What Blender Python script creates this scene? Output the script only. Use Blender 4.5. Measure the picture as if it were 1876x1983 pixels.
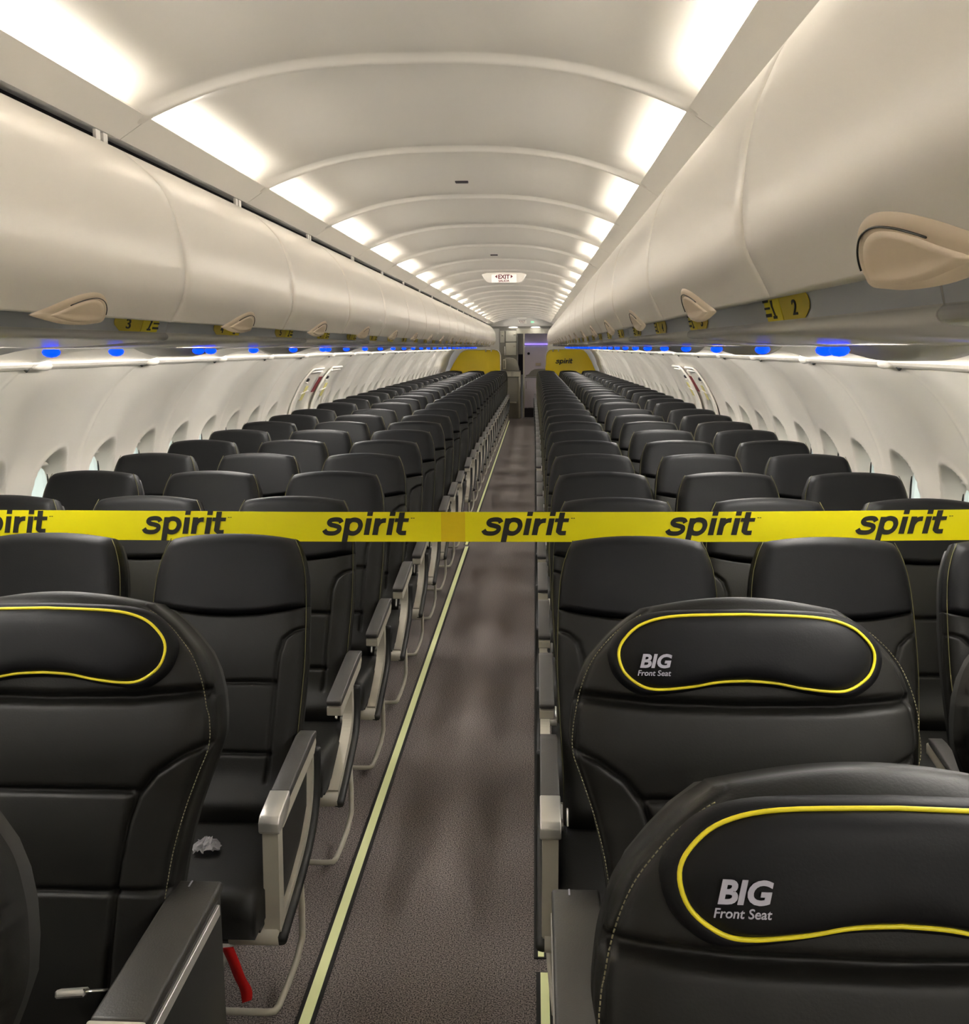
import bpy, math, random
from mathutils import Vector, Matrix
import numpy as np
random.seed(4)
S = bpy.context.scene
for o in list(bpy.data.objects): bpy.data.objects.remove(o)
COL = S.collection
# ------------------------------------------------------------------ camera
CX, CZ = .28, 1.60
PSI, TH, RHO = .0495, .1613, -.0034
cy, sy, ct, st, cr, sr = math.cos(PSI), math.sin(PSI), math.cos(TH), math.sin(TH), math.cos(RHO), math.sin(RHO)
Rt = Vector((cy, sy, 0)); Up = Vector((-st*sy, st*cy, ct)); Fw = Vector((-ct*sy, ct*cy, -st))
iR = Rt*cr + Up*sr; iU = Up*cr - Rt*sr
cam = bpy.data.cameras.new('camera'); camo = bpy.data.objects.new('camera', cam); COL.objects.link(camo)
M3 = Matrix((iR, iU, -Fw)).transposed()
camo.matrix_world = Matrix.Translation((CX, 0, CZ)) @ M3.to_4x4()
cam.sensor_fit = 'HORIZONTAL'; cam.sensor_width = 36; cam.lens = 36*1960/1876
cam.clip_start = .02; cam.clip_end = 200
S.camera = camo
# ------------------------------------------------------------------ world, exposure
S.view_settings.view_transform = 'Standard'; S.view_settings.look = 'None'
S.view_settings.gamma = 1; S.view_settings.use_curve_mapping = False
S.view_settings.exposure = 1.5
W = bpy.data.worlds.new('world'); S.world = W; W.use_nodes = True
W.node_tree.nodes['Background'].inputs[0].default_value = (.75, .8, .9, 1)
W.node_tree.nodes['Background'].inputs[1].default_value = .25
COVE_E, WALL_E = 36.0, 60.0
# ------------------------------------------------------------------ materials
def srgb(r, g, b):
    f = lambda c: (c/255/12.92) if c/255 <= .04045 else ((c/255+.055)/1.055)**2.4
    return (f(r), f(g), f(b), 1)
def mat(name, col, rough=.5, metal=0, emit=None, es=0, bump=0, bscale=200, spec=None, var=None, alpha=None, coat=0):
    m = bpy.data.materials.new(name); m.use_nodes = True
    nt = m.node_tree; b = nt.nodes['Principled BSDF']
    b.inputs['Base Color'].default_value = col; b.inputs['Roughness'].default_value = rough; b.inputs['Metallic'].default_value = metal
    if spec is not None: b.inputs['Specular IOR Level'].default_value = spec
    if coat: b.inputs['Coat Weight'].default_value = coat
    if emit: b.inputs['Emission Color'].default_value = emit; b.inputs['Emission Strength'].default_value = es
    tc = nt.nodes.new('ShaderNodeTexCoord')
    n = nt.nodes.new('ShaderNodeTexNoise'); n.inputs['Scale'].default_value = bscale; n.inputs['Detail'].default_value = 3
    nt.links.new(tc.outputs['Object'], n.inputs['Vector'])
    if bump:
        bp = nt.nodes.new('ShaderNodeBump'); bp.inputs['Strength'].default_value = bump; bp.inputs['Distance'].default_value = .002
        nt.links.new(n.outputs['Fac'], bp.inputs['Height']); nt.links.new(bp.outputs['Normal'], b.inputs['Normal'])
    if var:
        r = nt.nodes.new('ShaderNodeValToRGB'); r.color_ramp.elements[0].position = .38; r.color_ramp.elements[1].position = .62
        r.color_ramp.elements[0].color = col; r.color_ramp.elements[1].color = var
        nt.links.new(n.outputs['Fac'], r.inputs[0]); nt.links.new(r.outputs[0], b.inputs['Base Color'])
    return m
M = dict(
 leather=mat('black_leather', srgb(23,22,19), .52, bump=.15, bscale=260, spec=.30),
 headleather=mat('black_headrest_leather', srgb(13,13,15), .54, bump=.12, bscale=260, spec=.26),
 shell=mat('dark_shell', srgb(34,34,32), .5),
 dgrey=mat('armrest_pad_grey', srgb(72,70,68), .45, bump=.15, bscale=300),
 console=mat('console_grey', srgb(56,54,50), .42, bump=.2, bscale=300),
 beige=mat('beige_metal_paint', srgb(190,184,168), .38),
 silver=mat('brushed_silver', srgb(215,212,205), .28, .6),
 piping=mat('yellow_piping', srgb(238,222,40), .45),
 stitch=mat('olive_stitching', srgb(92,88,50), .7),
 stitchl=mat('grey_stitching', srgb(122,116,88), .7),
 embro=mat('grey_embroidery', srgb(176,174,186), .7),
 ceil=mat('ceiling_white', srgb(220,215,206), .5),
 bin=mat('bin_white', srgb(224,218,209), .30, spec=.5),
 bintrim=mat('beige_latch', srgb(204,186,162), .42),
 wall=mat('wall_white', srgb(228,223,213), .34, spec=.4),
 white=mat('white_trim', srgb(238,232,222), .35),
 rail=mat('rail_grey', srgb(222,219,213), .26),
 fascia=mat('fascia_grey', srgb(196,198,202), .4),
 dark=mat('dark_gap', srgb(42,36,40), .7),
 carpet=mat('carpet', srgb(44,40,40), .95, bump=.15, bscale=260, var=srgb(158,147,142)),
 edge=mat('strip_edge_black', srgb(28,26,26), .6),
 glow=mat('pale_green_strip', srgb(236,238,184), .5, emit=srgb(220,225,150), es=.07),
 tape=mat('yellow_tape', srgb(250,238,6), .42),
 tapefold=mat('yellow_tape_fold', srgb(236,206,10), .42),
 ink=mat('black_ink', srgb(34,34,26), .6),
 plac=mat('olive_yellow_placard', srgb(214,190,30), .5),
 plac2=mat('bright_yellow_placard', srgb(240,220,30), .5),
 screen=mat('yellow_partition', srgb(224,194,4), .5),
 red=mat('red_fabric', srgb(200,8,8), .55),
 signred=mat('sign_red', srgb(105,22,30), .6),
 galley=mat('galley_cream', srgb(198,194,178), .45),
 galley2=mat('galley_grey', srgb(150,146,136), .5),
 lilac=mat('lilac_white_panel', srgb(226,216,226), .45),
 glass=mat('window_shade_pale', srgb(205,222,218), .25, emit=srgb(212,228,224), es=.15),
 cove=mat('cove_lamp', (1,1,1,1), emit=(1,.965,.91,1), es=COVE_E),
 walll=mat('wall_wash_lamp', (1,1,1,1), emit=(1,.965,.91,1), es=WALL_E),
 lamp=mat('entry_lamp', (1,1,1,1), emit=(1,.95,.88,1), es=3),
 blue=mat('blue_light', (0,.02,.6,1), emit=(.0,.035,1,1), es=1.1),
 purple=mat('violet_light', (.2,.1,.8,1), emit=(.24,.16,1,1), es=.7),
 green=mat('green_light', (.2,.8,.4,1), emit=(.35,.9,.5,1), es=.3),
)
def plastic():
    m = bpy.data.materials.new('clear_film'); m.use_nodes = True; b = m.node_tree.nodes['Principled BSDF']
    b.inputs['Base Color'].default_value = (.8,.78,.8,1); b.inputs['Roughness'].default_value = .12
    b.inputs['Transmission Weight'].default_value = .5; return m
M['film'] = plastic()
# ------------------------------------------------------------------ helpers
def link_mesh(name, verts, faces, m, parent=None, smooth=True, loc=None):
    me = bpy.data.meshes.new(name); me.from_pydata([tuple(v) for v in verts], [], faces)
    me.materials.append(m)
    if smooth: me.polygons.foreach_set('use_smooth', [True]*len(me.polygons))
    me.update()
    o = bpy.data.objects.new(name, me); COL.objects.link(o)
    if parent: o.parent = parent
    if loc: o.location = loc
    return o
class MB:
    def __init__(s): s.v = []; s.f = []
    def add(s, v, f):
        n = len(s.v); s.v += [tuple(p) for p in v]; s.f += [tuple(i+n for i in q) for q in f]
    def box(s, c, d, rx=0, ry=0, rz=0, bev=0):
        R = Matrix.Rotation(rz,3,'Z') @ Matrix.Rotation(ry,3,'Y') @ Matrix.Rotation(rx,3,'X')
        hx,hy,hz = d[0]/2,d[1]/2,d[2]/2
        b = min(bev, hx*.9, hy*.9, hz*.9)
        if b <= 0:
            v = [Vector((x,y,z)) for x in(-hx,hx) for y in(-hy,hy) for z in(-hz,hz)]
            f = [(0,1,3,2),(4,6,7,5),(0,4,5,1),(2,3,7,6),(0,2,6,4),(1,5,7,3)]
        else:
            v=[]; idx={}
            for sx in(-1,1):
                for sy_ in(-1,1):
                    for sz in(-1,1):
                        for a in range(3):
                            p=[sx*(hx-b),sy_*(hy-b),sz*(hz-b)]; p[a]=(sx*hx,sy_*hy,sz*hz)[a]
                            idx[(sx,sy_,sz,a)]=len(v); v.append(Vector(p))
            f=[]
            for a in range(3):
                o1,o2=[i for i in range(3) if i!=a]
                for sg in(-1,1):
                    q=[]
                    for s1,s2 in((-1,-1),(1,-1),(1,1),(-1,1)):
                        k=[0,0,0]; k[a]=sg;k[o1]=s1;k[o2]=s2; q.append(idx[(*k,a)])
                    f.append(tuple(q))
            for a in range(3):
                o1,o2=[i for i in range(3) if i!=a]
                for s1 in(-1,1):
                    for s2 in(-1,1):
                        k0=[0,0,0];k0[o1]=s1;k0[o2]=s2;k1=list(k0);k0[a]=-1;k1[a]=1
                        f.append((idx[(*k0,o1)],idx[(*k1,o1)],idx[(*k1,o2)],idx[(*k0,o2)]))
            for sx in(-1,1):
                for sy_ in(-1,1):
                    for sz in(-1,1): f.append((idx[(sx,sy_,sz,0)],idx[(sx,sy_,sz,1)],idx[(sx,sy_,sz,2)]))
        s.add([R @ p + Vector(c) for p in v], f)
    def tube(s, pts, r, n=8, flat=1.0, cap=True):
        pts=[Vector(p) for p in pts]; rings=[]; ref=Vector((0,0,1))
        t0=(pts[1]-pts[0]).normalized()
        if abs(t0.dot(ref))>.9: ref=Vector((1,0,0))
        nrm=(ref-t0*ref.dot(t0)).normalized(); base=len(s.v)
        for i,p in enumerate(pts):
            t=(pts[min(i+1,len(pts)-1)]-pts[max(i-1,0)]).normalized()
            nrm=(nrm-t*nrm.dot(t)).normalized(); bn=t.cross(nrm)
            rr = r[i] if isinstance(r,(list,tuple)) else r
            for k in range(n):
                a=2*math.pi*k/n; s.v.append(tuple(p+nrm*math.cos(a)*rr+bn*math.sin(a)*rr*flat))
        for i in range(len(pts)-1):
            for k in range(n):
                a=base+i*n+k; b=base+i*n+(k+1)%n; s.f.append((a,b,b+n,a+n))
        if cap:
            s.f.append(tuple(base+k for k in range(n))[::-1]); e=base+(len(pts)-1)*n; s.f.append(tuple(e+k for k in range(n)))
    def loop(s, pts, r, n=6):     # closed tube
        pts=[Vector(p) for p in pts]; N=len(pts); base=len(s.v)
        for i,p in enumerate(pts):
            t=(pts[(i+1)%N]-pts[i-1]).normalized(); up=Vector((0,1,0)); a1=(up-t*up.dot(t)).normalized(); a2=t.cross(a1)
            for k in range(n):
                a=2*math.pi*k/n; s.v.append(tuple(p+a1*math.cos(a)*r+a2*math.sin(a)*r))
        for i in range(N):
            for k in range(n):
                a=base+i*n+k;b=base+i*n+(k+1)%n;c=base+((i+1)%N)*n+(k+1)%n;d=base+((i+1)%N)*n+k; s.f.append((a,b,c,d))
    def extr(s, prof, y0, y1, ny=1, closed=True, caps=True, inset=0):   # prof [(x,z)]
        n=len(prof); base=len(s.v)
        ys=[y0+(y1-y0)*i/ny for i in range(ny+1)]
        cxp=sum(p[0] for p in prof)/n; czp=sum(p[1] for p in prof)/n
        for y in ys:
            for x,z in prof: s.v.append((x,y,z))
        for i in range(ny):
            for k in range(n if closed else n-1):
                a=base+i*n+k;b=base+i*n+(k+1)%n; s.f.append((a,b,b+n,a+n))
        if closed and caps:
            s.f.append(tuple(base+k for k in range(n))[::-1]); e=base+ny*n; s.f.append(tuple(e+k for k in range(n)))
    def prism(s, poly, fn, t):    # poly 2D list, fn maps (a,b,depth)->xyz
        n=len(poly); base=len(s.v)
        for d in (0,t):
            for a,b in poly: s.v.append(tuple(fn(a,b,d)))
        s.f.append(tuple(base+k for k in range(n))); s.f.append(tuple(base+n+k for k in range(n))[::-1])
        for k in range(n): s.f.append((base+k,base+n+k,base+n+(k+1)%n,base+(k+1)%n))
    def build(s, name, m, parent=None, smooth=False):
        return link_mesh(name, s.v, s.f, m, parent, smooth)
def tag(o, label=None, cat=None, group=None, kind=None):
    if label: o['label'] = label
    if cat: o['category'] = cat
    if group: o['group'] = group
    if kind: o['kind'] = kind
    return o
def empty(name, loc=(0,0,0)):
    o = bpy.data.objects.new(name, None); COL.objects.link(o); o.location = loc; o.empty_display_size = .05; return o
def kids(o, table): return table.get(o.name, [])
def copy_tree(root, loc):
    def rec(o, par):
        c = o.copy(); COL.objects.link(c)
        if par is not None: c.parent = par; c.matrix_parent_inverse = o.matrix_parent_inverse.copy()
        for ch in list(o.children): rec(ch, c)
        return c
    c = rec(root, None); c.location = loc; return c
def bev(o, w, seg=2):
    b = o.modifiers.new('bevel', 'BEVEL'); b.width = w; b.segments = seg; b.limit_method = 'ANGLE'; b.angle_limit = .6
    for p in o.data.polygons: p.use_smooth = True
    return o
def mirx(pts): return [(-x, z) for x, z in pts][::-1]
def interp(pts, x):
    if x <= pts[0][0]: return pts[0][1]
    for (a, b), (c, d) in zip(pts, pts[1:]):
        if x <= c: return b+(d-b)*(x-a)/(c-a)
    return pts[-1][1]
def sm(e0, e1, x):
    t = max(0, min(1, (x-e0)/(e1-e0))); return t*t*(3-2*t)
def spline(pts, n):
    P = [Vector(p) for p in pts]; out = []
    for i in range(len(P)-1):
        p0 = P[max(i-1,0)]; p1 = P[i]; p2 = P[i+1]; p3 = P[min(i+2,len(P)-1)]
        for k in range(n):
            t = k/n
            out.append(.5*((2*p1)+(-p0+p2)*t+(2*p0-5*p1+4*p2-p3)*t*t+(-p0+3*p1-3*p2+p3)*t**3))
    out.append(P[-1]); return out
def spl2(pts, n): return [(v.x, v.y) for v in spline([(a, b, 0) for a, b in pts], n)]
ORD = 'zeroth first second third fourth fifth sixth seventh eighth ninth tenth eleventh twelfth thirteenth fourteenth fifteenth sixteenth seventeenth eighteenth nineteenth twentieth'.split()
ORD += ['twenty-'+w for w in ORD[1:10]] + ['thirtieth'] + ['thirty-'+w for w in ORD[1:10]] + ['fortieth'] + ['forty-'+w for w in ORD[1:10]]
def text_mesh(body, size, off=0, shear=0, sx=1, ext=.0006, spacing=1.0):
    cu = bpy.data.curves.new('t', 'FONT'); cu.body = body; cu.size = size; cu.offset = off; cu.shear = shear
    cu.extrude = ext; cu.space_character = spacing; cu.resolution_u = 4
    o = bpy.data.objects.new('t', cu); COL.objects.link(o)
    dg = bpy.context.evaluated_depsgraph_get(); dg.update()
    me = bpy.data.meshes.new_from_object(o.evaluated_get(dg))
    bpy.data.objects.remove(o)
    V = np.zeros(len(me.vertices)*3); me.vertices.foreach_get('co', V); V = V.reshape(-1,3)
    V[:,0] *= sx; V[:,0] -= V[:,0].min(); 
    F = [tuple(p.vertices) for p in me.polygons]
    bpy.data.meshes.remove(me)
    return V, F
def place_text(name, body, width, height, fn, m, parent=None, off=.02, shear=.2, ref=None):
    """fn(a,b,d): a along width, b up, d out of the surface"""
    V, F = text_mesh(body, 1.0, off, shear)
    w = V[:,0].max(); y0 = V[:,1].min(); h = V[:,1].max()-y0
    return link_mesh(name, [fn(p[0]/w*width, (p[1]-y0)/h*height, .0004+p[2]) for p in V], F, m, parent, smooth=False)
# custom wide bold italic word for the airline lettering: strokes as polygons, unit height 1 = full (ascender to descender)
def word_spirit():
    V=[];F=[]
    def poly(p):
        n=len(V); V.extend(p); F.append(tuple(range(n,n+len(p))))
    def strip(cl, w):     # thick open stroke, w list or number
        L=[];Rr=[]
        for i,p in enumerate(cl):
            a=cl[max(i-1,0)]; b=cl[min(i+1,len(cl)-1)]
            dx,dy=b[0]-a[0],b[1]-a[1]; l=math.hypot(dx,dy) or 1
            ww=(w[i] if isinstance(w,list) else w)/2
            L.append((p[0]-dy/l*ww,p[1]+dx/l*ww)); Rr.append((p[0]+dy/l*ww,p[1]-dx/l*ww))
        for i in range(len(cl)-1): poly([L[i],L[i+1],Rr[i+1],Rr[i]][::-1])
    X=1.0  # x-height
    # s
    s=spl2([(.98,.73),(.86,.88),(.60,.92),(.32,.86),(.26,.72),(.40,.60),(.66,.54),(.88,.45),(.90,.26),(.72,.12),(.44,.09),(.18,.14),(.04,.30)],5)
    strip(s,.265)
    # p : stem and bowl
    poly([(1.18,-.42),(1.50,-.42),(1.50,.99),(1.18,.99)])
    b=spl2([(1.40,.72),(1.52,.86),(1.74,.90),(1.98,.82),(2.10,.64),(2.12,.46),(2.04,.24),(1.86,.11),(1.66,.10),(1.48,.16),(1.38,.30)],5)
    strip(b,.275)
    def i_(x):
        poly([(x,0),(x+.32,0),(x+.32,.99),(x,.99)]); poly([(x,1.13),(x+.32,1.13),(x+.32,1.38),(x,1.38)])
    i_(2.40)
    poly([(2.90,0),(3.22,0),(3.22,.99),(2.90,.99)])
    strip(spl2([(3.12,.52),(3.20,.73),(3.36,.84),(3.56,.86)],5),[.2,.22,.23,.24,.25,.26,.26,.26,.27,.27,.27,.27,.27,.27,.27,.27])
    i_(3.72)
    # t
    poly([(4.26,.22),(4.58,.26),(4.58,1.34),(4.26,1.34)])
    poly([(4.08,.77),(4.88,.77),(4.88,.99),(4.08,.99)])
    strip(spl2([(4.42,.34),(4.44,.22),(4.53,.14),(4.68,.12),(4.86,.13)],5),[.32]*6+[.26]*15)
    # trademark dashes
    poly([(4.98,.98),(5.08,.98),(5.08,1.02),(4.98,1.02)]); poly([(5.11,.98),(5.20,.98),(5.20,1.02),(5.11,1.02)])
    V=[(x+.20*y,y) for x,y in V]
    return V,F
def place_spirit(name, width, fn, m, parent, tm=True):
    V,F = word_spirit()
    if not tm: F = F[:-2]
    k = width/5.3; ky = k*1.0
    o = link_mesh(name, [fn(x*k, y*ky, .0008) for x,y in V], F, m, parent, smooth=False)
    return o
# ================================================================== STRUCTURE
Y_END = 23.05; Y_BEG = -1.6; FP = 1.067; J0 = 2.45
# floor
b = MB(); b.box((0,(Y_BEG+26)/2,-.02),(3.9,26-Y_BEG,.04)); tag(b.build('floor', M['carpet']), kind='structure')
# sidewalls ----------------------------------------------------
WP = [(1.515,1.535),(1.55,1.505),(1.60,1.458),(1.65,1.405),(1.72,1.308),(1.765,1.225),(1.80,1.155),(1.828,1.08),(1.848,.98),(1.858,.85),(1.86,.7),(1.84,.5),(1.80,.3),(1.74,.1),(1.70,0)]
WS = spl2(WP, 6)
def taper(y): return 1-.05*sm(13,22.5,y)
def wallx(z):
    for (a,b_),(c_,d) in zip(WS,WS[1:]):
        if b_ >= z >= d: return a+(c_-a)*(b_-z)/((b_-d) or 1)
    return WS[0][0] if z > WS[0][1] else WS[-1][0]
WIN0, WPI = 4.30, .5334
WINC = [WIN0+WPI*j for j in range(-8, 33)]
def fixwin(y):
    if abs(y-8.567) < .05: return 8.93
    if abs(y-9.10) < .05: return None
    if abs(y-9.634) < .05: return 9.75
    if abs(y-10.167) < .05: return 10.23
    return y
WINC = [w for w in (fixwin(y) for y in WINC) if w]
WZ, WHH, WHW = .945, .225, .158
zs = list(np.linspace(1.535,1.22,12)) + list(np.linspace(1.205,.70,42)) + list(np.linspace(.62,0,7))
ny = int((Y_END-Y_BEG)/.01334); ysw = Y_BEG+np.arange(ny+1)*.01334
def build_wall(sgn, name):
    nz = len(zs); xs = np.array([wallx(z) for z in zs]); Z = np.array(zs)
    YY, ZZ = np.meshgrid(ysw, Z, indexing='ij'); XX = np.tile(xs, (len(ysw),1))
    # soft fluting between the windows and a raised line at every panel joint
    ph = (YY-WIN0)/WPI*2*math.pi
    XX = XX - .013*np.cos(ph)*np.clip((ZZ-.9)/.3,0,1)*np.clip((1.56-ZZ)/.1,0,1)
    jd = np.abs(((YY-J0+FP/2) % FP)-FP/2)
    XX = XX - .009*np.exp(-(jd/.008)**2)
    for wc in WINC:
        m_ = np.abs(YY-wc) < .25
        r = ((np.abs(YY-wc)/WHW)**2.1+(np.abs(ZZ-WZ)/WHH)**2.1)**(1/2.1)
        t = np.clip((1-r)/.28,0,1); d = .078*t*t*(3-2*t)-.008*np.exp(-((r-1.03)/.04)**2)
        XX = np.where(m_, XX+d, XX)
    tp = np.clip((YY-13)/9.5,0,1); tp = tp*tp*(3-2*tp)
    XX = XX*(1-.05*tp*np.clip((1.52-ZZ)/.3,0,1))
    V = np.stack([sgn*XX, YY, ZZ], -1).reshape(-1,3)
    i, j = np.meshgrid(np.arange(len(ysw)-1), np.arange(nz-1), indexing='ij')
    a = (i*nz+j).ravel(); F = np.stack([a, a+1, a+nz+1, a+nz], 1)
    if sgn < 0: F = F[:, ::-1]
    o = link_mesh(name, V.tolist(), F.tolist(), M['wall']); return tag(o, kind='structure')
build_wall(-1, 'wall_left'); build_wall(1, 'wall_right')
# window panes (shade panel, dark gasket line, pull lip)
def oval(hw, hh, n=36, e=2.4):
    out = []
    for k in range(n):
        a = 2*math.pi*k/n; c_, s_ = math.cos(a), math.sin(a)
        out.append((hw*math.copysign(abs(c_)**(2/e), c_), hh*math.copysign(abs(s_)**(2/e), s_)))
    return out
def window_proto(sgn):
    r = empty('window_1')
    X = 1.848+.062
    mb = MB(); mb.prism(oval(.118,.176), lambda a,b_,d: (sgn*(X+.0-.012*((b_/.176)**2))-sgn*.0+sgn*d, a, WZ+b_), .01); mb.build('shade', M['glass'], r)
    mb = MB(); mb.loop([(sgn*(X-.004-.012*((b_/.176)**2)), a, WZ+b_) for a,b_ in oval(.121,.179)], .0035, 6); mb.build('gasket', M['shell'], r, True)
    mb = MB(); mb.tube([(sgn*(X-.006), -.014, WZ-.16),(sgn*(X-.002), -.014, WZ+.148)], .0022, 6); mb.build('shade_edge', M['galley2'], r, True)
    mb = MB(); mb.tube([(sgn*(X-.03), a, WZ+.146+.012*math.cos(a/.07*1.5)) for a in np.linspace(-.07,.07,9)], [.004,.008,.011,.012,.012,.012,.011,.008,.004], 8, 1.8); mb.build('shade_handle', M['white'], r, True)
    return r
wn = 0
for sgn, side in ((-1,'left'),(1,'right')):
    pr = window_proto(sgn)
    for k, wc in enumerate(WINC):
        o = pr if k == 0 else copy_tree(pr, (0,wc,0)); o.location = (sgn*1.88*(taper(wc)-1),wc,0)
        wn += 1; o.name = 'window_%d' % wn
        tag(o, kind='structure')
# ceiling ------------------------------------------------------
def arch(x): return 2.243-.115*min(abs(x)/.627,1.02)**2.6 - max(0,abs(x)-.64)*.05
def prof_h(t): return .011*(1-sm(.955,.978,t))
xsC = [ .74*math.sin(a) for a in np.linspace(-math.pi/2, math.pi/2, 49)]
tsC = [0,.004,.012,.03]+list(np.linspace(.08,.80,7))+list(np.linspace(.83,.972,10))+[.976,.980,.986,.992,.997,1.0]
ringY = [J0+FP*k for k in range(-4, 19)]
V=[];F=[]
for Y in ringY:
    if Y > 22.5: continue
    base=len(V); n=len(xsC)
    for t in tsC:
        h = prof_h(t)
        if t < .02: h *= t/.02*.9+.1
        k_ = 1-sm(.86,.975,t)
        if t < .02: k_ *= t/.02*.9+.1
        lip = -.0035*math.sin(math.pi*(t-.974)/.026) if t > .975 else 0
        for x in xsC: V.append((x, Y+t*FP, arch(x)+h+lip+.008*sm(.2,.6,abs(x))*k_+.026*k_*sm(.50,.67,abs(x))))
    for i in range(len(tsC)-1):
        for k in range(n-1): a=base+i*n+k; F.append((a,a+n,a+n+1,a+1))
tag(link_mesh('ceiling', V, F, M['ceil']), kind='structure')
# closing shell above everything
b = MB(); b.box((0,(Y_BEG+26)/2,2.42),(3.9,26-Y_BEG,.04)); tag(b.build('trim_1', M['dark']), kind='structure')
# cove lips (bevelled rail under the lamps), dark slot behind
TN = [2]
def trim(mb, m, smooth=False):
    o = mb.build('trim_%d' % TN[0], M[m], None, smooth); TN[0] += 1; return tag(o, kind='structure')
for sgn in (-1,1):
    pr = [(.625,2.133),(.629,2.139),(.640,2.140),(.772,2.128),(.772,2.105),(.705,2.088),(.698,2.086)]
    mb = MB()
    for Y in [Y_BEG]+[y for y in ringY if y > Y_BEG and y < 22.6]:
        Y1 = min([y for y in ringY if y > Y+.01]+[Y_END])
        mb.extr([(sgn*x,z) for x,z in pr], Y+.0015, Y1-.0015)
    trim(mb,'ceil')
    mb = MB(); mb.box((sgn*.78,(Y_BEG+Y_END)/2,2.14),(.02,Y_END-Y_BEG,.2)); trim(mb,'dark')
# cove lamps
def cove_proto(sgn):
    mb = MB(); mb.box((sgn*.672, FP*.44, 2.146),(.018,FP*.80,.012)); return mb.build('cove_light', M['cove'])
for sgn, side in ((-1,'left'),(1,'right')):
    pr = cove_proto(sgn); k=0
    for Y in [y for y in ringY if y > Y_BEG and y < 22.3]:
        o = pr if k == 0 else copy_tree(pr,(0,Y,0)); o.location=(0,Y,0); k+=1
        tag(o, 'warm white cove light at the %s ceiling edge, %s lamp from the front' % (side, ORD[k]), 'ceiling light', 'cove lights along the %s ceiling edge' % side)
# ================================================================== OVERHEAD BINS
BP = spl2([(.70,2.062),(.676,2.052),(.655,2.036),(.620,2.006),(.584,1.966),(.562,1.920),(.5505,1.886),(.5415,1.84),(.5385,1.80),(.538,1.77),(.544,1.725),(.563,1.687),(.577,1.661)],4)
def bin_surface(z):
    for (a,b_),(c_,d) in zip(BP,BP[1:]):
        if b_ >= z >= d: return a+(c_-a)*(b_-z)/((b_-d) or 1)
    return .577
def bin_proto(sgn):
    r = empty('overhead_bin'); L = FP-.005
    ys = [0,.0015,.004,.009]+list(np.linspace(.05,L-.05,10))+[L-.009,L-.004,L-.0015,L]
    V=[];F=[];n=len(BP)+3
    for y in ys:
        e = min(y,L-y); ins = .009*(1-min(1,e/.009))**2
        ring = [(x+ins,z-ins*.3 if k<4 else z) for k,(x,z) in enumerate(BP)]
        ring += [(.60,1.663),(.64,1.70),(.72,2.05)]
        V += [(sgn*x,y,z) for x,z in ring]
    for i in range(len(ys)-1):
        for k in range(n): a=i*n+k;b_=i*n+(k+1)%n; F.append((a,b_,b_+n,a+n) if sgn<0 else (a+n,b_+n,b_,a))
    F.append(tuple(range(n))); F.append(tuple((len(ys)-1)*n+k for k in range(n))[::-1])
    d = link_mesh('bin_door', V, F, M['bin'], r)
    # teardrop latch hugging the lower edge: (y, z) outline
    T = spl2([(.37,1.6565),(.43,1.672),(.49,1.689),(.545,1.701),(.595,1.7055),(.638,1.699),(.668,1.683),(.680,1.664),(.668,1.6525),(.63,1.648),(.58,1.6445),(.50,1.6445),(.43,1.650),(.37,1.6565)],5)[:-1]
    def patch(pts, off, name, m, par, rim=.0015):
        cyy=sum(p[0] for p in pts)/len(pts); czz=sum(p[1] for p in pts)/len(pts)
        V=[];F=[];n=len(pts); R=6
        for q in range(R+1):
            s_=q/R
            for (a,b_) in pts:
                y=cyy+(a-cyy)*s_; z=czz+(b_-czz)*s_
                x=bin_surface(max(z,1.6615))+(1.6615-z)*.25*(z<1.6615); o_=off*(1-max(0,s_-.86)/.14*.9)
                V.append((sgn*(x-o_),y,z))
        for q in range(R):
            for k in range(n): a=q*n+k;b_=q*n+(k+1)%n; F.append((a,b_,b_+n,a+n) if sgn<0 else (a+n,b_+n,b_,a))
        return link_mesh(name,V,F,m,par)
    la = patch(T, .0035, 'latch', M['bintrim'], r)
    T2 = [(.56+(a-.56)*.78+.016, 1.664+(z-1.664)*.76-.0015) for a,z in T]
    patch(T2, .0060, 'latch_paddle', M['bintrim'], la)
    mb = MB()
    g = [p for p in T2 if p[1] > 1.664 and p[0] > .50]
    mb.tube([(sgn*(bin_surface(max(z+.002,1.6615))-.0042), a+.0008, z+.0010) for a,z in g], .0010, 5); mb.build('shadow_gap', M['shell'], la, True)
    mb = MB()
    for y in (L-.075,L-.035): mb.box((sgn*.700,y,2.062),(.008,.024,.042),bev=.001)
    mb.build('hinge_bracket', M['bin'], r)
    return r
binY = [2.40+FP*k for k in range(-4,18)]
for sgn, side in ((-1,'left'),(1,'right')):
    pr = bin_proto(sgn)
    for k,Y in enumerate(binY):
        o = pr if k == 0 else copy_tree(pr,(0,Y,0)); o.location=(0,Y+.0025,0)
        tag(o, 'white curved overhead bin with beige latch, %s bin from the front on the %s' % (ORD[k+1], side), 'overhead bin', '%s overhead bins' % side)
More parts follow.
